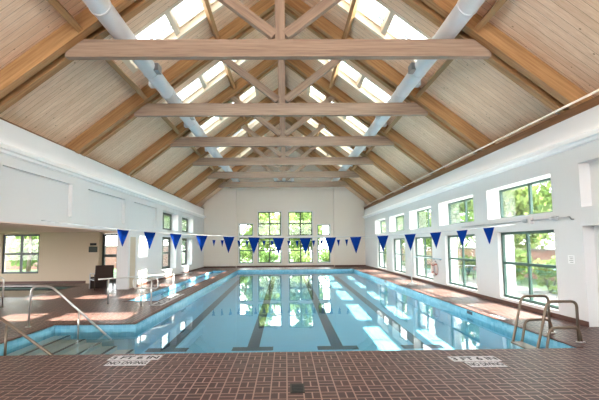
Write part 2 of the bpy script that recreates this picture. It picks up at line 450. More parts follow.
# left wall
LW_low = [(21.95+P*k, 24.80+P*k, .48, 2.34) for k in range(2)]
LW_up = [(21.95+P*k, 25.10+P*k, 2.72, 3.76) for k in range(2)]
LP = [(1.3, 4.45, 2.74, 3.77), (5.4, 8.55, 2.74, 3.77), (9.5, 12.65, 2.74, 3.77), (13.65, 16.80, 2.74, 3.77), (17.8, 20.95, 2.74, 3.77)]
LO = [(3.2, 17.3, -.05, 2.42)]
LD = (17.45, 18.2, 0, 2.30)
us = [YB, YE]; zs = [-.05, ZT, 0]
for r in LW_low+LW_up+LP+LO+[LD]: us += [r[0], r[1]]; zs += [r[2], r[3]]
def ldep(u, z):
    if any(inr(u, z, r) for r in LW_low+LW_up+LO): return .5
    if any(inr(u, z, r) for r in LP): return .12
    if inr(u, z, LD): return .06
    return 0
relief('wall_left', white, us, zs, ldep, .5, lambda u, z, d: (XL-d, u, z), 'long white left wall with recessed panels above the alcove opening')
# end wall (centre) with four window columns
EW = [(-3.84,-2.72,.34,2.40), (-3.84,-2.72,2.60,3.56), (-2.29,-.40,.34,2.40), (-2.29,-.40,2.58,4.54),
      (.23,2.19,.34,2.40), (.23,2.19,2.58,4.54), (2.62,3.64,.34,2.40), (2.62,3.64,2.60,3.44)]
us = [XL-.5, XR+.5]; zs = [-.05, 4.9]
for r in EW: us += [r[0], r[1]]; zs += [r[2], r[3]]
ew = relief('wall_end', warm_white, us, zs, lambda u, z: .35 if any(inr(u, z, r) for r in EW) else 0, .35, lambda u, z, d: (u, YE+d, z), 'white gabled end wall with four columns of windows')
g = MB(); g.prism_y([(XL-.5,4.9),(XR+.5,4.9),(XR+.5,roofz(XR+.5)+.02),(RX,RZ+.02),(XL-.5,roofz(XL-.5)+.02)], YE, YE+.35); g.build('gable', warm_white, ew)
for xa, xb in ((XL, -4.07), (3.97, XR)):
    b = MB(); b.prism_y([(xa,0),(xb,0),(xb,roofz(xb)),(xa,roofz(xa))], YE-.28, YE); b.build('corner_pier', warm_white, ew)
# back wall behind the camera; high openings added to light the truss fronts
b = MB(); b.box(AX-.2, XR+.5, YB-.3, YB, -.05, 3.2); b.box(AX-.2, -5.6, YB-.3, YB, 3.2, 6.0); b.box(-.6, .4, YB-.3, YB, 3.2, 6.0); b.box(5.4, XR+.5, YB-.3, YB, 3.2, 6.0)
b.prism_y([(XL-.5,6.0),(-5.6,6.0),(5.4,6.0),(RX+5.8,6.0),(RX,RZ),(RX-5.8,6.0)][1:], YB-.3, YB)
tag(b.build('wall_back', white), 'white wall behind the viewpoint', 'wall', kind='structure')
# alcove walls and ceiling
AWIN = (-14.24, -12.40, .50, 2.46); ADOOR = (-9.28, -8.42, 0, 2.46)
us = [AX, XL-.5, AWIN[0], AWIN[1], ADOOR[0], ADOOR[1]]; zs = [-.05, 0, AWIN[2], AWIN[3], 2.75]
relief('wall_alcove', cream, us, zs, lambda u, z: .3 if inr(u, z, AWIN) or inr(u, z, ADOOR) else 0, .3, lambda u, z, d: (u, AY+d, z), 'beige back wall of the low alcove at left')
aw = MB(); aw.box(AX-.2, AX, YB, AY+.3, -.05, .5); aw.box(AX-.2, AX, YB, AY+.3, 2.4, 2.75)
for ya, yb in ((YB, 1), (8, 9), (18.5, AY+.3)): aw.box(AX-.2, AX, ya, yb, .5, 2.4)  # unseen gaps left between these piers to brighten the alcove
tag(aw.build('wall_alcove_side', cream), 'beige side wall of the alcove beyond the spa', 'wall', kind='structure')
tag(MB().box(AX-.2, XL-.5, YB, AY+.3, 2.55, 2.75).build('ceiling_alcove', soffit_m), 'low white ceiling over the left alcove, bounced pink light in its colour', 'ceiling', kind='structure')
b = MB(); b.box(XL-.5, XL, 3.2, 17.3, 2.40, 2.425)
tag(b.build('trim_soffit', soffit_m), 'underside of the beam over the alcove opening, coloured with bounced light', 'trim', kind='structure')
tag(MB().box(-9.93, -9.33, AY-.2, AY, 0, 2.55).build('trim_pilaster', cream), 'cream pilaster beside the alcove door', 'trim', kind='structure')
# cornices
for side, sx, xw in (('left', 1, XL), ('right', -1, XR)):
    zc = 4.06 if side == 'right' else 4.16
    c = MB()
    c.prism_y([(xw+sx*a, zc+z) for a, z in ((0,-.14),(.07,-.12),(.10,-.07),(.17,-.05),(.18,.05),(.155,.05),(.155,-.02),(0,-.02))], YB, YE-.28)
    tag(c.build('trim_cornice_'+side, lit_white), 'white stepped cornice running along the %s wall' % side, 'cornice', kind='structure')
# wall plates and blocking
tag(MB().box(XR-.02, XR+.5, YB, YE, 4.64, 4.83).build('trim_wall_plate_right', fascia_m), 'brown timber plate on top of the right wall', 'trim', kind='structure')
tag(MB().box(XL-.02, XL+.012, YB, YE, ZT-.015, ZT+.015).build('trim_wall_plate_left', fascia_m), 'thin dark timber edge on top of the left wall', 'trim', kind='structure')
for side, xa, xb in (('left', XL-.5, XL-.4), ('right', XR+.4, XR+.5)):
    tag(MB().box(xa, xb, YB, YE, 4.83, roofz(xa if side == 'left' else xb)+.02).build('trim_eaves_'+side, boards_m), 'pale timber blocking at the %s eaves' % side, 'trim', kind='structure')
# baseboards
tag(MB().box(XR-.02, XR, 8.7, YE-.28, 0, .11).build('baseboard_right', base_m), 'brown brick skirting along the right wall', 'baseboard', kind='structure')
tag(MB().box(XL, XL+.02, 18.3, YE-.28, 0, .11).build('baseboard_left', base_m), 'brown skirting along the left wall', 'baseboard', kind='structure')
b = MB(); b.box(-4.07, 3.97, YE-.02, YE, 0, .13); b.box(XL, -4.07, YE-.30, YE-.28, 0, .13); b.box(3.97, XR, YE-.30, YE-.28, 0, .13)
tag(b.build('baseboard_end', base_m), 'brown skirting along the end wall', 'baseboard', kind='structure')
b = MB(); b.box(AX, -9.93, AY-.02, AY, 0, .12); b.box(ADOOR[1], XL-.5, AY-.02, AY, 0, .12)
tag(b.build('baseboard_alcove', base_m), 'brown skirting along the alcove wall', 'baseboard', kind='structure')

# ------------------------------------------------------------------ windows
WN = [0]
def window(mapf, r, cols, rows, fmat, label, fw=.07, fd=.07, mw=.05, mats=None, rowpos=None):
    """r=(u0,u1,z0,z1); frame, mullions and separate panes; mapf(u,z,d)->xyz, d centred on the frame"""
    WN[0] += 1
    u0, u1, z0, z1 = r
    c = mapf((u0+u1)/2, z0, 0); c = Vector(c)
    t = thing('window_%d' % WN[0], label, 'window', c, kind='structure')
    def bar(m, a0, a1, b0, b1, d):
        p, q = mapf(a0, b0, -d/2), mapf(a1, b1, d/2)
        lo = [min(p[k], q[k])-c[k] for k in range(3)]; hi = [max(p[k], q[k])-c[k] for k in range(3)]
        m.box(lo[0], hi[0], lo[1], hi[1], lo[2], hi[2])
    m = MB(); bar(m, u0, u0+fw, z0, z1, fd); bar(m, u1-fw, u1, z0, z1, fd); bar(m, u0+fw, u1-fw, z0, z0+fw, fd); bar(m, u0+fw, u1-fw, z1-fw, z1, fd)
    m.build('window_frame', fmat, t)
    ui = [u0+fw+(u1-u0-2*fw)*i/cols for i in range(cols+1)]
    zi = [z0+fw+(z1-z0-2*fw)*(rowpos[i] if rowpos else i/rows) for i in range(rows+1)]
    m = MB()
    for i in range(1, cols): bar(m, ui[i]-mw/2, ui[i]+mw/2, z0+fw, z1-fw, fd*.9)
    for j in range(1, rows): bar(m, u0+fw, u1-fw, zi[j]-mw/2, zi[j]+mw/2, fd*.85)
    if cols > 1 or rows > 1: m.build('window_mullion', fmat, t)
    m = MB()
    for i in range(cols):
        for j in range(rows): bar(m, ui[i], ui[i+1], zi[j], zi[j+1], .006)
    m.build('window_pane', glass_m, t)
    return t
ORD = ['nearest', 'second', 'third', 'fourth', 'fifth and farthest']
for k in range(5):
    window(lambda u, z, d: (XR+.15+d, u, z), RW_low[k], 2, 2, green_m, 'tall green framed four pane window, %s along the right wall' % ORD[k], rowpos=[0, .53, 1], fw=.075, mw=.075)
    window(lambda u, z, d: (XR+.45+d, u, z), RW_up[k], 2, 1, green_m, 'green framed clerestory window, %s in the upper row on the right' % ORD[k], fw=.06, mw=.08)
for k in range(2):
    nm = ('nearer', 'farther')[k]
    window(lambda u, z, d: (XL-.42+d, u, z), LW_low[k], 2, 2, dark_m, 'tall dark framed window, %s of two low on the left wall' % nm, fw=.14, mw=.12)
    window(lambda u, z, d: (XL-.45+d, u, z), LW_up[k], 2, 1, dark_m, 'dark framed clerestory window, %s of two high on the left wall' % nm, fw=.14, mw=.14)
en = ['lower narrow window at the left of the end wall', 'small square window high at the left of the end wall', 'lower large four pane window left of centre on the end wall',
      'upper large four pane window left of centre on the end wall', 'lower large four pane window right of centre on the end wall', 'upper large four pane window right of centre on the end wall',
      'lower narrow window at the right of the end wall', 'small square window high at the right of the end wall']
for i, r in enumerate(EW):
    big = r[1]-r[0] > 1.5
    window(lambda u, z, d: (u, YE+.14+d, z), r, 2 if big else 1, 2 if (big or r[2] < 1) else 1, dark_m if big else green_m, en[i], fw=.07, mw=.10)
    t = MB()
    for a, b, c, d in ((r[0]-.07, r[0], r[2]-.07, r[3]+.07), (r[1], r[1]+.07, r[2]-.07, r[3]+.07), (r[0], r[1], r[2]-.07, r[2]), (r[0], r[1], r[3], r[3]+.07)):
        t.box(a, b, YE-.03, YE, c, d)
    tag(t.build('trim_%d' % (i+1), whitemetal), 'white casing around the '+en[i], 'trim', kind='structure')
window(lambda u, z, d: (u, AY+.1+d, z), AWIN, 2, 2, dark_m, 'black framed four pane window in the alcove wall', fw=.09, mw=.11)
# alcove door
d = thing('door_1', 'dark framed glazed door in the alcove wall beside the pilaster', 'door', (-8.85, AY+.1, 0), kind='structure')
m = MB(); m.box(-.42, -.30, -.05, .05, 0, 2.45); m.box(.33, .42, -.05, .05, 0, 2.45); m.box(-.30, .33, -.05, .05, 2.34, 2.45); m.box(-.30, .33, -.05, .05, 0, .25); m.box(-.30, .33, -.04, .04, 1.28, 1.42)
m.build('door_frame', dark_m, d); m = MB(); m.box(-.30, .33, -.004, .004, .25, 1.28); m.box(-.30, .33, -.004, .004, 1.42, 2.34); m.build('door_pane', glass_m, d)
m = MB(); m.tube([(.36,-.05,1.0),(.36,-.1,1.0),(.26,-.1,1.0)], .012); m.build('door_handle', steel, d)

# ------------------------------------------------------------------ roof with skylights
SKX0, SKX1 = 1.32, 4.34          # |x - RX| range of skylights
SKY = [(TY[k]+1.50, TY[k]+2.78) for k in range(5)]
def slopepiece(m, sx, a0, a1, y0, y1, t=.22):
    """board between |x-RX|=a0..a1, thickness t upward"""
    vs = []
    for y in (y0, y1):
        for a, dz in ((a0, 0), (a1, 0), (a1, t), (a0, t)): vs.append((RX+sx*a, y, RZ-SL*a+dz))
    m.add(vs, [(0,1,2,3),(7,6,5,4),(0,4,5,1),(1,5,6,2),(2,6,7,3),(3,7,4,0)])
for sx, nm in ((-1, 'left'), (1, 'right')):
    m = MB()
    def hole(a, y): return SKX0 < a < SKX1 and any(y0 < y < y1 for y0, y1 in SKY)
    cuts = [YB-.3, YE+.35] + [c for s_ in SKY for c in s_]
    for a0, a1, y0, y1 in cells([0, SKX0, SKX1, 7.4], cuts, hole): slopepiece(m, sx, a0, a1, y0, y1)
    tag(m.build('ceiling_'+nm, boards_m), 'pale pine board ceiling on the %s slope of the roof' % nm, 'ceiling', kind='structure')
WORD = ['first', 'second', 'third', 'fourth', 'fifth']
for k, (y0, y1) in enumerate(SKY):
    for sx, nm in ((-1, 'left'), (1, 'right')):
        t = thing('skylight', '%s skylight from the camera on the %s roof slope, three bright panes' % (WORD[k], nm), 'skylight', (RX+sx*2.8, (y0+y1)/2, roofz(RX+2.8)), group='roof skylights')
        o = Vector(t.location)
        def bar(m, a0, a1, ya, yb, n0, n1):
            vs = []
            for y in (ya, yb):
                for a, dz in ((a0, n0), (a1, n0), (a1, n1), (a0, n1)): vs.append(Vector((RX+sx*a, y, RZ-SL*a+dz))-o)
            m.add(vs, [(0,1,2,3),(7,6,5,4),(0,4,5,1),(1,5,6,2),(2,6,7,3),(3,7,4,0)])
        m = MB()   # pale timber kerb round the opening
        bar(m, SKX0-.10, SKX0+.03, y0-.10, y1+.10, -.004, .36); bar(m, SKX1-.03, SKX1+.10, y0-.10, y1+.10, -.004, .36)
        bar(m, SKX0+.03, SKX1-.03, y0-.10, y0+.02, -.004, .36); bar(m, SKX0+.03, SKX1-.03, y1-.02, y1+.10, -.004, .36)
        m.build('skylight_frame', shaft_m, t)
        m = MB()
        for a in (3.09, 2.16): bar(m, a-.06, a+.06, y0+.02, y1-.02, .10, .36)
        bar(m, SKX0+.03, SKX1-.03, y0+.02, y0+.09, .24, .34); bar(m, SKX0+.03, SKX1-.03, y1-.09, y1-.02, .24, .34)
        m.build('skylight_mullion', shaft_m, t)
        m = MB(); bar(m, SKX0+.03, SKX1-.03, y1-.40, y1-.35, .27, .33); m.build('glazing_bar', grey_m, t)
        m = MB(); bar(m, SKX0+.03, SKX1-.03, y1-.21, y1-.18, .27, .33); m.build('glazing_bar', grey_m, t)
        m = MB(); bar(m, SKX0+.03, SKX1-.03, y0+.02, y1-.02, .30, .306); m.build('skylight_pane', glass_m, t)

# ------------------------------------------------------------------ trusses
TN = ['nearest timber roof truss, spanning the top of the photo', 'second timber roof truss from the camera', 'third timber roof truss from the camera',
      'fourth timber roof truss from the camera', 'fifth timber roof truss from the camera', 'sixth and farthest timber roof truss, close to the end wall']
ZC0, ZC1 = 6.08, 6.485
def make_truss():
    t = thing('roof_truss', TN[0], 'roof truss', (0, TY[0], 0), group='timber roof trusses')
    D = .50
    for sx, mt in ((-1, wood_l), (1, wood_r)):
        for y0, y1 in ((-.30, -.09), (.09, .30)):
            a1 = 7.0
            m = MB(); p = [(RX, RZ-D), (RX, RZ-.012), (RX+sx*a1, RZ-SL*a1-.012), (RX+sx*a1, RZ-SL*a1-D)]
            m.prism_y(p, y0, y1); m.build('rafter', mt, t)
        m = MB()   # diagonal strut from king post foot up to the rafter
        a = Vector((RX+sx*.02, 0, ZC1+.02)); b = Vector((RX+sx*3.25, 0, roofz(RX+3.25)-.2))
        b = Vector((RX+sx*2.32, 0, ZC1+.02+2.30*.80)); 
        m.beam(a + Vector((sx*.10, 0, .10)), b, .17, .22, (0,0,1)); m.build('strut', strut_l if sx < 0 else strut_r, t)
    m = MB(); a0 = 4.84
    m.prism_y([(RX-a0, ZC0), (RX+a0, ZC0), (RX+a0, ZC0+.16), (RX+a0-.35, ZC1), (RX-a0+.35, ZC1), (RX-a0, ZC0+.16)], -.085, .085); m.build('tie_beam', chord_m, t)
    m = MB(); m.box(RX-.115, RX+.115, -.083, .083, ZC1, RZ-.3); m.build('king_post', post_m, t)
    return t
tr0 = make_truss()
for k in range(1, 6):
    t = tr0.copy(); COL.objects.link(t); t.location = (0, TY[k], 0); t['label'] = TN[k]
    for ch in tr0.children:
        c = ch.copy(); COL.objects.link(c); c.parent = t
# purlins between the trusses
PY = [4.8] + TY + [YE-.285]
bayname = ['in front of the nearest truss', 'between the first and second trusses', 'between the second and third trusses', 'between the third and fourth trusses',
           'between the fourth and fifth trusses', 'between the fifth and sixth trusses', 'between the last truss and the end wall']
for sx, nm in ((-1, 'left'), (1, 'right')):
    for a, lev in ((4.62, 'lower'), (2.20, 'upper')):
        for k in range(7):
            if lev == 'upper' and k == 0: continue
            y0, y1 = PY[k]+(.3 if k else 0), PY[k+1]-(.3 if k < 6 else 0)
            z = RZ-SL*a
            o = Vector((RX+sx*a, y0, z-.5))
            n = Vector((-sx*SL, 0, -1)).normalized()
            h = .36 if lev == 'lower' else .26; w_ = .13 if lev == 'lower' else .11
            c = Vector((RX+sx*a, 0, z)) + n*(h/2+.005)
            m = MB(); m.beam(Vector((c.x, y0, c.z))-o, Vector((c.x, y1, c.z))-o, w_, h, tuple(-n))
            tag(m.build('purlin', wood_y, None, o), '%s %s timber purlin %s' % (lev, nm, bayname[k]), 'purlin', 'timber purlins')
rb = MB(); rb.box(-.08, .08, 0, YE-6, -.35, -.08)
tag(rb.build('ridge_beam', wood_y, None, (RX, 6, RZ-.02)), 'timber ridge beam along the top of the roof', 'ridge beam')

# ------------------------------------------------------------------ ducts and pipe
for x, nm in ((-3.75, 'left'), (3.80, 'right')):
    R = .215; zc = ZC1+R+.01
    t = thing('air_duct', 'round white air duct lying on the trusses at the %s' % nm, 'air duct', (x, 2, zc), group='round air ducts')
    m = MB(); ys = [0 + i*.5 for i in range(59)]
    m.tube([(0, y, 0) for y in ys], R, 24); m.build('duct_pipe', duct_m, t)
    for y in [1.2+1.55*i for i in range(19)]: MB().tube([(0, y, 0), (0, y+.05, 0)], R+.014, 24).build('seam_ring', duct_m, t)
    for k in range(5):
        y = TY[k]-2+1.75
        s_ = 1 if nm == 'left' else -1
        m = MB(); xs_ = sorted((s_*.17, s_*.31)); m.box(xs_[0], xs_[1], y, y+.30, -.12, .08); m.build('air_vent', grey_m if k == 0 else pale_m, t)
        xs_ = sorted((-s_*.17, -s_*.29)); m = MB(); m.box(xs_[0], xs_[1], y+1.0, y+1.25, -.14, .04); m.build('air_vent', pale_m, t)
t = thing('sprinkler_pipe', 'thin pale pipe running along the top of the right wall', 'pipe', (XR-.12, 4, 4.885))
MB().tube([(0,0,0),(0,YE-4.3,0)], .028, 8).build('pipe', plain('pale_pipe', srgb(240,228,214), .4, var=.03), t)
for k in range(7):
    m = MB(); y = 1.0+4.1385*k; m.tube([(.095,y,-.06),(0,y,-.06),(0,y,.03)], .012, 6); m.build('pipe_clip', grey_m, t)

# small spot lights hung on the farthest truss
t = thing('spotlight_cluster', 'small cluster of three white spotlights on the farthest truss', 'spotlight', (RX, TY[5]-.2, ZC1+.0))
MB().box(-.75, .75, .05, .13, .0, .05).build('mounting_bar', grey_m, t)
for dx in (-.6, 0, .6):
    m = MB(); m.tube([(dx,.08,.02),(dx,-.05,.14),(dx,-.22,.10)], [.05,.09,.13], 12); m.build('lamp_head', pale_m, t)

# ------------------------------------------------------------------ pennant lines
def pennants(name, label, Y, xs_, xa, xb, zf, w, h, r, twist=()):
    t = thing(name, label, 'pennant line', (0, Y, 2))
    n = 40; pts = [(xa+(xb-xa)*i/n, 0, zf(xa+(xb-xa)*i/n)-2) for i in range(n+1)]
    MB().tube(pts, r, 6).build('cord', rope_m, t)
    for i, x in enumerate(xs_):
        m = MB(); rows = 6; z0 = zf(x)-2; tw = random.uniform(-.10, .10); ph = random.uniform(0, 6)
        vs = []; fs = []
        for j in range(rows+1):
            f = j/rows; hw = w/2*(1-f)+.002
            for k in range(5):
                q = -1+k/2
                a_ = (twist[i] if i < len(twist) else 0)*min(1, f*3)
                vs.append((x+q*hw*math.cos(a_)+tw*.12*f*h, .02*math.sin(q*2+ph)*f+tw*.5*f*h+q*hw*math.sin(a_), (zf(x+q*hw)-2)*(1-f)+z0*f-f*h))
        for j in range(rows):
            for k in range(4): fs.append((j*5+k, j*5+k+1, (j+1)*5+k+1, (j+1)*5+k))
        m.add(vs, fs, True); m.build('pennant', flag_m, t)
    return t
nx = [-4.58,-3.83,-3.1,-2.37,-1.61,-.9,-.21,.55,1.26,1.98,2.75,3.53,4.26,5.02,5.79]
pennants('pennant_line', 'nearer line of large blue triangular pennants strung across the pool', 11.1, [x*.974 for x in nx], XL, XR-.1, lambda x: 2.01+.0098*(x-.7)**2, .32, .46, .010, (.55, .6, .65, .5))
fx = [-4.5+.52*i for i in range(17)]
pennants('pennant_line', 'far line of small blue pennants near the end of the pool', 25.3, fx, XL, XR, lambda x: 2.07+.004*(x-.3)**2, .20, .42, .008)

# ------------------------------------------------------------------ handrails
def rail_thing(name, label, parts, mat, loc, group=None, cat='handrail'):
    t = thing(name, label, cat, loc, group); o = Vector(loc)
    for nm, pts, rad, r in parts:
        MB().tube([p-o for p in rounded(pts, rad)], r, 10).build(nm, mat, t)
    return t
# stair rails of the entry steps
YA = 9.42
def flange(t, x, y, z, o, mat):
    MB().tube([(x-o[0], y-o[1], z-o[2]), (x-o[0], y-o[1], z+.02-o[2])], .06, 14).build('base_flange', mat, t)
t = rail_thing('stair_handrail', 'bright steel handrail arching down into the entry steps', [
    ('rail', [(-5.87,YA,0),(-5.83,YA,.915),(-5.38,YA,.915),(-3.98,YA,-.30)], .14, .024),
    ('support_post', [(-4.74,YA,-.30),(-4.74,YA,.36)], .01, .020)], steel, (-5.87, YA, 0), 'entry step handrails')
flange(t, -5.87, YA, 0, (-5.87,YA,0), steel)
YA2 = 7.36
t = rail_thing('stair_handrail', 'darker handrail at the bottom left corner of the steps', [
    ('rail', [(-5.95,YA2,0),(-5.92,YA2,.915),(-5.46,YA2,.83),(-4.1,YA2,-.13),(-3.85,YA2,-.3)], .14, .026),
    ('support_post', [(-4.97,YA2,-.30),(-4.97,YA2,.44)], .01, .022)], bronze, (-5.95, YA2, 0), 'entry step handrails')
flange(t, -5.95, YA2, 0, (-5.95,YA2,0), bronze)
# spa rail
rail_thing('spa_handrail', 'steel spa handrail at the left edge of the photo', [
    ('rail', [(-8.60,12.5,0),(-8.58,12.5,.90),(-8.95,12.5,.90),(-8.95,12.5,0)], .12, .022)], steel, (-8.6, 12.5, 0))
# rail at the near end of the side pool
A, B = Vector((-5.64,13.0,0)), Vector((-4.27,15.45,0))
zt = Vector((0,0,.80)); dr = (B-A).normalized()
t = rail_thing('deck_handrail', 'long steel rail on two posts beside the narrow side pool', [
    ('rail', [A-dr*.35+zt, B+dr*1.0+zt*.92], .1, .022),
    ('post', [A, A+zt], .01, .022), ('post', [B, B+zt*.93], .01, .020)], steel, tuple(A))
# looped grab rails at the side pool
t = rail_thing('grab_rail', 'rectangular looped steel grab rail on two posts at the near end of the side pool', [
    ('loop', [(-4.45,12.6,.53),(-4.70,12.6,.53),(-4.70,12.6,.82),(-3.95,12.6,.82),(-3.95,12.6,.52),(-4.45,12.6,.53)], .10, .024),
    ('post', [(-4.46,12.6,0),(-4.46,12.6,.82)], .01, .022), ('post', [(-4.15,12.6,0),(-4.15,12.6,.82)], .01, .022)], steel, (-4.46, 12.6, 0))
# pool ladder at the right
t = thing('pool_ladder', 'bronze pool ladder with two tall looped rails at the right corner of the pool', 'pool ladder', (5.2, 7.8, 0))
o = Vector((5.2, 7.8, 0))
for y, c in ((8.2, 0), (7.4, .03)):
    pts = [(5.31,y,0),(5.31,y,.735),(4.77,y,.735),(4.53-c*.5,y,-.21),(4.72-c,y,-.21),(4.82-c,y,.26),(5.32,y,.27),(5.36,y,0)]
    MB().tube([p-o for p in rounded(pts, .11)], .026, 10).build('side_rail', bronze, t)
    m = MB()
    for x in (5.31, 5.37): m.tube([(x-o.x, y-o.y, 0), (x-o.x, y-o.y, .018)], .05, 12)
    m.build('base_flange', steel, t)
m = MB()
for z in (-.16,): m.box(4.5-o.x, 4.72-o.x, 7.4-o.y, 8.2-o.y, z-.03, z)
m.build('tread', bronze, t)

# ------------------------------------------------------------------ deck markings and drain
def text_mesh(s, w, h):
    cu = bpy.data.curves.new('lettering', 'FONT'); cu.body = s; cu.align_x = 'CENTER'; cu.align_y = 'CENTER'; cu.offset = .03
    ob = bpy.data.objects.new('lettering', cu); COL.objects.link(ob)
    bpy.context.view_layer.update()
    me = bpy.data.meshes.new_from_object(ob.evaluated_get(bpy.context.evaluated_depsgraph_get()))
    bpy.data.objects.remove(ob); bpy.data.curves.remove(cu)
    xs_ = [v.co.x for v in me.vertices]; ys_ = [v.co.y for v in me.vertices]
    cx_, cy_ = (min(xs_)+max(xs_))/2, (min(ys_)+max(ys_))/2
    for v in me.vertices:
        v.co.x = (v.co.x-cx_)*w/(max(xs_)-min(xs_)); v.co.y = (v.co.y-cy_)*h/(max(ys_)-min(ys_)); v.co.z = 0
    return me
def marking(name, label, x, y, rot, rows):
    t = thing(name, label, 'deck marking', (x, y, 0)); t.rotation_euler = (0, 0, rot)
    for s, x0, x1, y0, y1 in rows:
        n = len(s); m = MB()
        cw = (x1-x0)/n
        for i in range(n): m.box(x0+cw*i+.004, x0+cw*(i+1)-.004, y0, y1, .0005, .004)
        pl = m.build('marker_tiles', tilewhite, t)
        me = text_mesh(s, (x1-x0)*.93, (y1-y0)*.62); me.materials.clear(); me.materials.append(black)
        o = bpy.data.objects.new('lettering', me); COL.objects.link(o); o.parent = pl; o.location = ((x0+x1)/2, (y0+y1)/2, .0055)
    return t
marking('depth_marking', 'white tile depth and no diving marking on the brick deck at lower left', -2.46, 6.62, 0,
        [('3 FT 6 IN', -.42, .40, .02, .29), ('NO DIVING', -.34, .30, -.27, -.01)])
marking('depth_marking', 'white tile depth and no diving marking on the brick deck at lower right', 2.95, 6.30, 0,
        [('3 FT 6 IN', -.38, .37, .02, .29), ('NO DIVING', -.24, .30, -.27, -.01)])
marking('depth_marking', 'black on white tile marking on the deck at the left pool edge', -4.02, 14.0, PI/2,
        [('NO DIVING', -1.45, 1.45, -.19, .19)])
marking('depth_marking', 'small white tile marking on the right deck near the ladder', 5.25, 10.0, -PI/2,
        [('3 FT', -.3, .3, -.10, .10)])
t = thing('drain_cover', 'dark square drain cover set in the brick deck at the bottom of the photo', 'drain cover', (.13, 5.26, 0))
MB().box(-.09, .09, -.16, .16, .0005, .008).build('plate', drain_m, t)
m = MB()
for i in range(5): m.box(-.07, .07, -.13+.055*i, -.10+.055*i, .008, .011)
m.build('slot_bars', black, t)

# ------------------------------------------------------------------ chair in the alcove
t = thing('armchair', 'dark brown wicker armchair with pale frame standing by the alcove opening', 'armchair', (-8.0, 17.7, 0)); t.rotation_euler = (0, 0, -.9)
m = MB(); m.beam((.40,0,.40), (.55,0,1.02), .72, .07, (-1,0,.2)); m.build('backrest', brown_m, t)
MB().box(-.32, .42, -.34, .34, .36, .46).build('seat', brown_m, t)
for y in (-.36, .36):
    m = MB(); m.tube([p for p in rounded([(-.40,y,0),(-.36,y,.66),(.46,y,.66)], .10)], .024, 8); m.build('armrest', pale_m, t)
    m = MB(); m.tube([(.50,y,0),(.44,y,.66)], .024, 8); m.build('leg', brown_m, t)
    m = MB(); m.tube([(-.37,y,.40),(.47,y,.40)], .018, 8); m.build('stretcher', pale_m, t)
MB().box(-.45, -.39, -.36, .36, 0, .50).build('foot_panel', brown_m, t)

# cream panel added in the pier, standing in for its sunlit strip
d = thing('cream_panel', 'flat cream panel added on the white pier for its sunlit strip', 'door', (XL-.06, 17.825, 0), kind='structure')
MB().box(0, .03, -.33, .33, .02, 2.22).build('panel_face', cream, d)
m = MB(); m.box(0, .05, -.375, -.33, 0, 2.30); m.box(0, .05, .33, .375, 0, 2.30); m.box(0, .05, -.33, .33, 2.22, 2.30); m.build('door_frame', white, d)
# signs
t = thing('wall_notice', 'small white paper notice on the right pillar', 'notice', (XR, 9.11, 1.42))
MB().box(-.008, 0, -.10, .10, -.09, .10).build('sheet', paper, t)
m = MB()
for i in range(4): m.box(-.0095, -.008, -.07, .06-.02*(i % 2), .055-.04*i, .066-.04*i)
m.build('printed_lines', grey_m, t)
tag(MB().box(-.16, .16, -.02, 0, -.06, .06).build('sign_plate', black, None, (-9.61, AY-.2, 1.93)), 'small black sign, upper of two on the cream pilaster', 'sign')
t = thing('notice_board', 'dark green notice board, lower of two signs on the cream pilaster', 'sign', (-9.61, AY-.2, 1.67))
MB().box(-.20, .20, -.02, 0, -.12, .13).build('board', darkgreen, t)
m = MB(); m.box(-.21, .21, -.025, -.001, .13, .145); m.box(-.21, .21, -.025, -.001, -.135, -.12); m.box(-.21, -.20, -.025, -.001, -.12, .13); m.box(.20, .21, -.025, -.001, -.12, .13); m.build('board_frame', black, t)

# wall bracket with two small lamps where the pennant line is tied
t = thing('wall_lamp', 'white wall pipe with two small lamp heads below the nearest clerestory window', 'wall lamp', (XR, 10.0, 2.40))
MB().tube([(-.06,4.6,.0),(-.06,.7,0),(-.06,-1.0,-.02)], .018, 8).build('pipe', pale_m, t)
for y in (.72, -.45):
    MB().tube([(-.06,y+.12,0),(-.06,y,.0),(-.06,y-.14,-.01)], [.03,.06,.05], 12).build('lamp_head', pale_m, t)
MB().box(-.09, 0, .42, .54, -.10, .08).build('bracket', white, t)
MB().tube(rounded([(-.06,-.9,-.02),(-.06,-1.0,0),(-.06,-1.05,-.07),(0,-1.05,-.07)], .03), .016, 8).build('hook', grey_m, t)

# life ring, reaching pole, stanchion on the right
t = thing('life_ring', 'pale life ring hanging on the right wall between tall windows', 'life ring', (XR-.08, 17.45, .72))
MB().tube([(0, .26*math.cos(a), .26*math.sin(a)) for a in [2*PI*i/24 for i in range(24)]], .06, 10, closed=True).build('ring', ringm, t)
for a in (.8, 2.4, 3.9, 5.5):
    m = MB(); m.tube([(0, .26*math.cos(a+d_), .26*math.sin(a+d_)) for d_ in (-.12, 0, .12)], .065, 10); m.build('band', plain('red_band', srgb(190,110,100), .6), t)
MB().box(.02, .08, -.02, .02, .20, .34).build('hook', grey_m, t)
t = thing('reaching_pole', 'pale blue reaching pole hung level on the right wall above the life ring', 'pole', (XR-.04, 16.7, 1.16))
MB().tube([(0,0,0),(0,3.6,0)], .02, 8).build('pole', plain('pale_blue_pole', srgb(175,200,210), .4), t)
for y in (.2, .9): MB().box(-.01, .04, y-.02, y+.02, -.05, .02).build('hook', grey_m, t)
t = thing('stanchion', 'white pole on a round base standing on the right deck', 'stanchion', (5.55, 17.9, 0))
MB().tube([(0,0,0),(0,0,.06),(0,0,.12)], [.22,.20,.05], 16).build('base', white, t)
MB().tube([(0,0,.1),(0,0,2.15)], .03, 10).build('pole', white, t)
MB().tube([(0,0,2.15),(0,0,2.22)], [.045,.02], 10).build('cap', white, t)

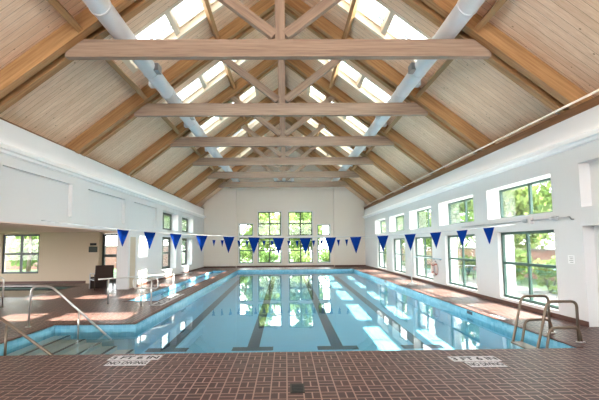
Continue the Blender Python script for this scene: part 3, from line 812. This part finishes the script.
# ------------------------------------------------------------------ outside
def lawn_hole(x, y):
    return (XL-.5 < x < XR+.5 and y < YE+.35) or (AX-.2 < x <= XL-.5 and y < AY+.3)
m = MB()
for x0, x1, y0, y1 in cells([-60, AX-.2, XL-.5, XR+.5, 70], [-20, AY+.3, YE+.35, 110], lawn_hole): m.rect(x0, x1, y0, y1, -.12)
tag(m.build('lawn', grass_m), 'bright green lawn outside the windows', 'grass', kind='stuff')
m = MB(); m.box(XR+.55, 10.2, -4, 60, -.11, -.06); m.box(-7, 10.2, YE+.4, YE+4.6, -.11, -.055)
tag(m.build('patio', patio_m), 'pale paved path outside the right and end windows', 'path', kind='structure')
def garden_wall(label, x0, x1, y0, y1, h):
    t = thing('garden_wall', label, 'garden wall', ((x0+x1)/2, (y0+y1)/2, -.12)); o = t.location
    MB().box(x0-o.x, x1-o.x, y0-o.y, y1-o.y, 0, h).build('brickwork', brick_m, t)
    MB().box(x0-o.x-.06, x1-o.x+.06, y0-o.y-.06, y1-o.y+.06, h, h+.10).build('wall_cap', patio_m, t)
garden_wall('low red brick garden wall seen through the right windows', 13.3, 13.6, 10, 48, 1.5)
garden_wall('pinkish brick garden wall seen through the alcove window', -34, -10, 36, 36.3, 1.9)
def foliage(rx, rz, n, size, seed, cz):
    r = random.Random(seed); m = MB()
    blobs = [(r.uniform(-.6,.6)*rx, r.uniform(-.6,.6)*rx, cz+r.uniform(-.55,.6)*rz, r.uniform(.35,.6)) for _ in range(9)]
    for i in range(n):
        bx, by, bz_, br = r.choice(blobs)
        d = Vector((r.gauss(0,1), r.gauss(0,1), r.gauss(0,1))).normalized()*(r.random()**.4)
        c = Vector((bx+d.x*rx*br, by+d.y*rx*br, max(.05, bz_+d.z*rz*br)))
        u = Vector((r.gauss(0,1), r.gauss(0,1), r.gauss(0,1))).normalized(); v = u.orthogonal().normalized()
        s_ = size*r.uniform(.6,1.3); w_ = u.cross(v)
        m.quad(c-v*s_, c-w_*s_*.55, c+v*s_, c+w_*s_*.55)
    return m
def tree(label, x, y, h, rx, mat, seed, n=2600, size=.24):
    t = thing('tree', label, 'tree', (x, y, -.12), group='trees outside the windows')
    r = random.Random(seed)
    m = MB(); m.tube([(0,0,0),(.05,.03,h*.3),(r.uniform(-.2,.2),r.uniform(-.2,.2),h*.7)], [.16,.12,.05], 8)
    for i in range(4):
        a = r.uniform(0, 6.3); m.tube([(.03,.02,h*(.25+.1*i)),(math.cos(a)*rx*.5,math.sin(a)*rx*.5,h*(.45+.1*i))], [.06,.02], 6)
    m.build('trunk', bark_m, t)
    foliage(rx, h*.5, n, size, seed, h*.5).build('foliage', mat, t)
def shrub(label, x, y, h, rx, mat, seed, n=500):
    t = thing('shrub', label, 'shrub', (x, y, -.12), group='shrubs outside the windows')
    m = MB(); r = random.Random(seed)
    for i in range(4): a = r.uniform(0,6.3); m.tube([(0,0,0),(math.cos(a)*rx*.4,math.sin(a)*rx*.4,h*.6)], [.04,.015], 6)
    m.build('stem', bark_m, t)
    foliage(rx, h*.5, n, .11, seed, h*.5).build('foliage', mat, t)
LM = [leafA, leafB, leafC]
seen = ['through the nearest right hand window', 'through the second right hand window', 'through the third right hand window', 'through the fourth right hand window', 'through the farthest right hand window']
specs = [(17.2,14.4,0,'leftmost light'),(17.0,20.8,0,'broad'),(16.4,26.6,0,'rounded'),(17.5,32.4,1,'dense'),(16.5,38.2,1,'pale'),(17.5,44,2,'tall'),(16.5,50,2,'open'),(17.5,56,3,'bushy'),(16.5,62,3,'airy'),(17.5,68,4,'hazy'),(16.5,75,4,'distant')]
for i, (x, y, k, w_) in enumerate(specs):
    tree('%s green tree in the garden seen %s' % (w_, seen[k]), x, y, 7.3+.5*(i % 3), 2.9, LM[i % 3], 100+i)
for i, (x, y, w_) in enumerate([(-7.6,44,'leftmost'),(-2.6,43,'left of centre'),(2.4,43.5,'right of centre'),(7.4,43,'rightmost'),(-.2,53,'tall rear central')]):
    tree('%s of the green trees seen through the end wall windows' % w_, x, y, 8.0, 2.2, LM[(i+1) % 3], 200+i, 3200)
tree('green tree seen through the alcove window', -19.5, 31, 6.0, 2.6, leafA, 301)
tree('pale leafy tree seen at the right of the alcove window', -16.0, 29.0, 5.0, 1.6, leafC, 302, 700)
tree('dark green tree outside the nearer left wall windows', -14.5, 46, 7.0, 2.8, leafB, 303)
tree('dark green tree outside the farther left wall windows', -14.0, 62, 8.0, 3.0, leafB, 304)
for i, (x, y, h, rx, k, w_) in enumerate([(9.9,15.1,1.35,.8,0,'bright yellow green shrub filling the lower right pane of'),(10.3,18.3,1.7,.9,0,'green shrub at the left of'),(11.3,25.0,1.3,.9,1,'low green shrub outside'),
        (11.6,36,1.6,1.0,2,'leafy shrub outside'),(11.6,46,1.6,1.1,3,'leafy shrub outside')]):
    shrub('%s the %s right hand window' % (w_, ['nearest','second','third','fourth'][k]), x, y, h, rx, [leafC, leafA, leafB][i % 3], 400+i)
for i, (x, y) in enumerate([(-4.6,39.6),(-1.7,39.9),(1.4,39.5),(4.2,39.9)]):
    shrub('%s low shrub outside the end wall windows' % ['leftmost','second','third','rightmost'][i], x, y, 1.7, 1.2, LM[i % 3], 500+i, 900)
# garden table on the patio outside the second window
t = thing('garden_table', 'dark garden table on the path outside the second right hand window', 'table', (9.4, 20.6, -.06))
MB().tube([(0,0,.70),(0,0,.74)], .5, 20).build('tabletop', dark_m, t)
for a in (.8, 2.4, 3.9, 5.5): MB().tube([(.35*math.cos(a),.35*math.sin(a),.70),(.42*math.cos(a),.42*math.sin(a),0)], .02, 6).build('leg', dark_m, t)

# ------------------------------------------------------------------ light
sun = bpy.data.lights.new('sun', 'SUN'); sun.energy = 14; sun.angle = .009; sun.color = (1, .95, .87)
so = bpy.data.objects.new('sun', sun); COL.objects.link(so)
dirv = Vector((-.743, -.022, -.669)); so.rotation_euler = dirv.to_track_quat('-Z', 'Y').to_euler(); so.location = (30, 10, 30)
wd = bpy.data.worlds.new('sky'); S.world = wd; wd.use_nodes = True
nt = wd.node_tree; bg = nt.nodes['Background']
tc = nt.nodes.new('ShaderNodeTexCoord'); sp = nt.nodes.new('ShaderNodeSeparateXYZ'); nt.links.new(tc.outputs['Generated'], sp.inputs[0])
rp = nt.nodes.new('ShaderNodeValToRGB'); nt.links.new(sp.outputs[2], rp.inputs[0])
rp.color_ramp.elements[0].position = 0; rp.color_ramp.elements[0].color = (1.0, .98, .95, 1)
rp.color_ramp.elements[1].position = .6; rp.color_ramp.elements[1].color = (.80, .90, 1.0, 1)
nt.links.new(rp.outputs[0], bg.inputs[0]); bg.inputs[1].default_value = 4.0

# slim cove lamps lying in the cornice troughs, washing the wall just above
for sx, xw, zc in ((1, XL, 4.16), (-1, XR, 4.06)):
    la = bpy.data.lights.new('cove_lamp', 'AREA'); la.shape = 'RECTANGLE'; la.size = 32; la.size_y = .02; la.energy = 4.5; la.color = (1, .98, .95)
    lo = bpy.data.objects.new('cove_lamp', la); COL.objects.link(lo)
    n = Vector((-sx*.75, 0, .66)).normalized(); X = Vector((0, 1, 0))
    mm = Matrix((X, (-n).cross(X), -n)).transposed().to_4x4(); mm.translation = (xw+sx*.138, 16.4, zc+.015); lo.matrix_world = mm
# ------------------------------------------------------------------ camera
cam = bpy.data.cameras.new('camera'); co = bpy.data.objects.new('camera', cam); COL.objects.link(co)
F_PX, YAW, PITCH, ROLL, CX, CY, H = 402.3661, .0163, .0825, -.0092, 292.2117, 211.5087, 1.8147
f = Vector((math.sin(YAW)*math.cos(PITCH), math.cos(YAW)*math.cos(PITCH), math.sin(PITCH)))
r = Vector((math.cos(YAW), -math.sin(YAW), 0)); u = r.cross(f)
R2 = math.cos(ROLL)*r + math.sin(ROLL)*u; U2 = R2.cross(f)
M = Matrix((R2, U2, -f)).transposed().to_4x4(); M.translation = Vector((0, 0, H))
co.matrix_world = M
cam.sensor_fit = 'HORIZONTAL'; cam.sensor_width = 36; cam.lens = F_PX*36/599
cam.shift_x = (299.5-CX)/599; cam.shift_y = (CY-200)/599
cam.clip_start = .05; cam.clip_end = 400
S.camera = co
S.cycles.use_denoising = True
S.cycles.transparent_max_bounces = 16
S.cycles.max_bounces = 14; S.cycles.diffuse_bounces = 7
S.cycles.sample_clamp_indirect = 8
S.view_settings.view_transform = 'Standard'
S.view_settings.look = 'None'
S.view_settings.exposure = 1.98
S.view_settings.gamma = 1.0
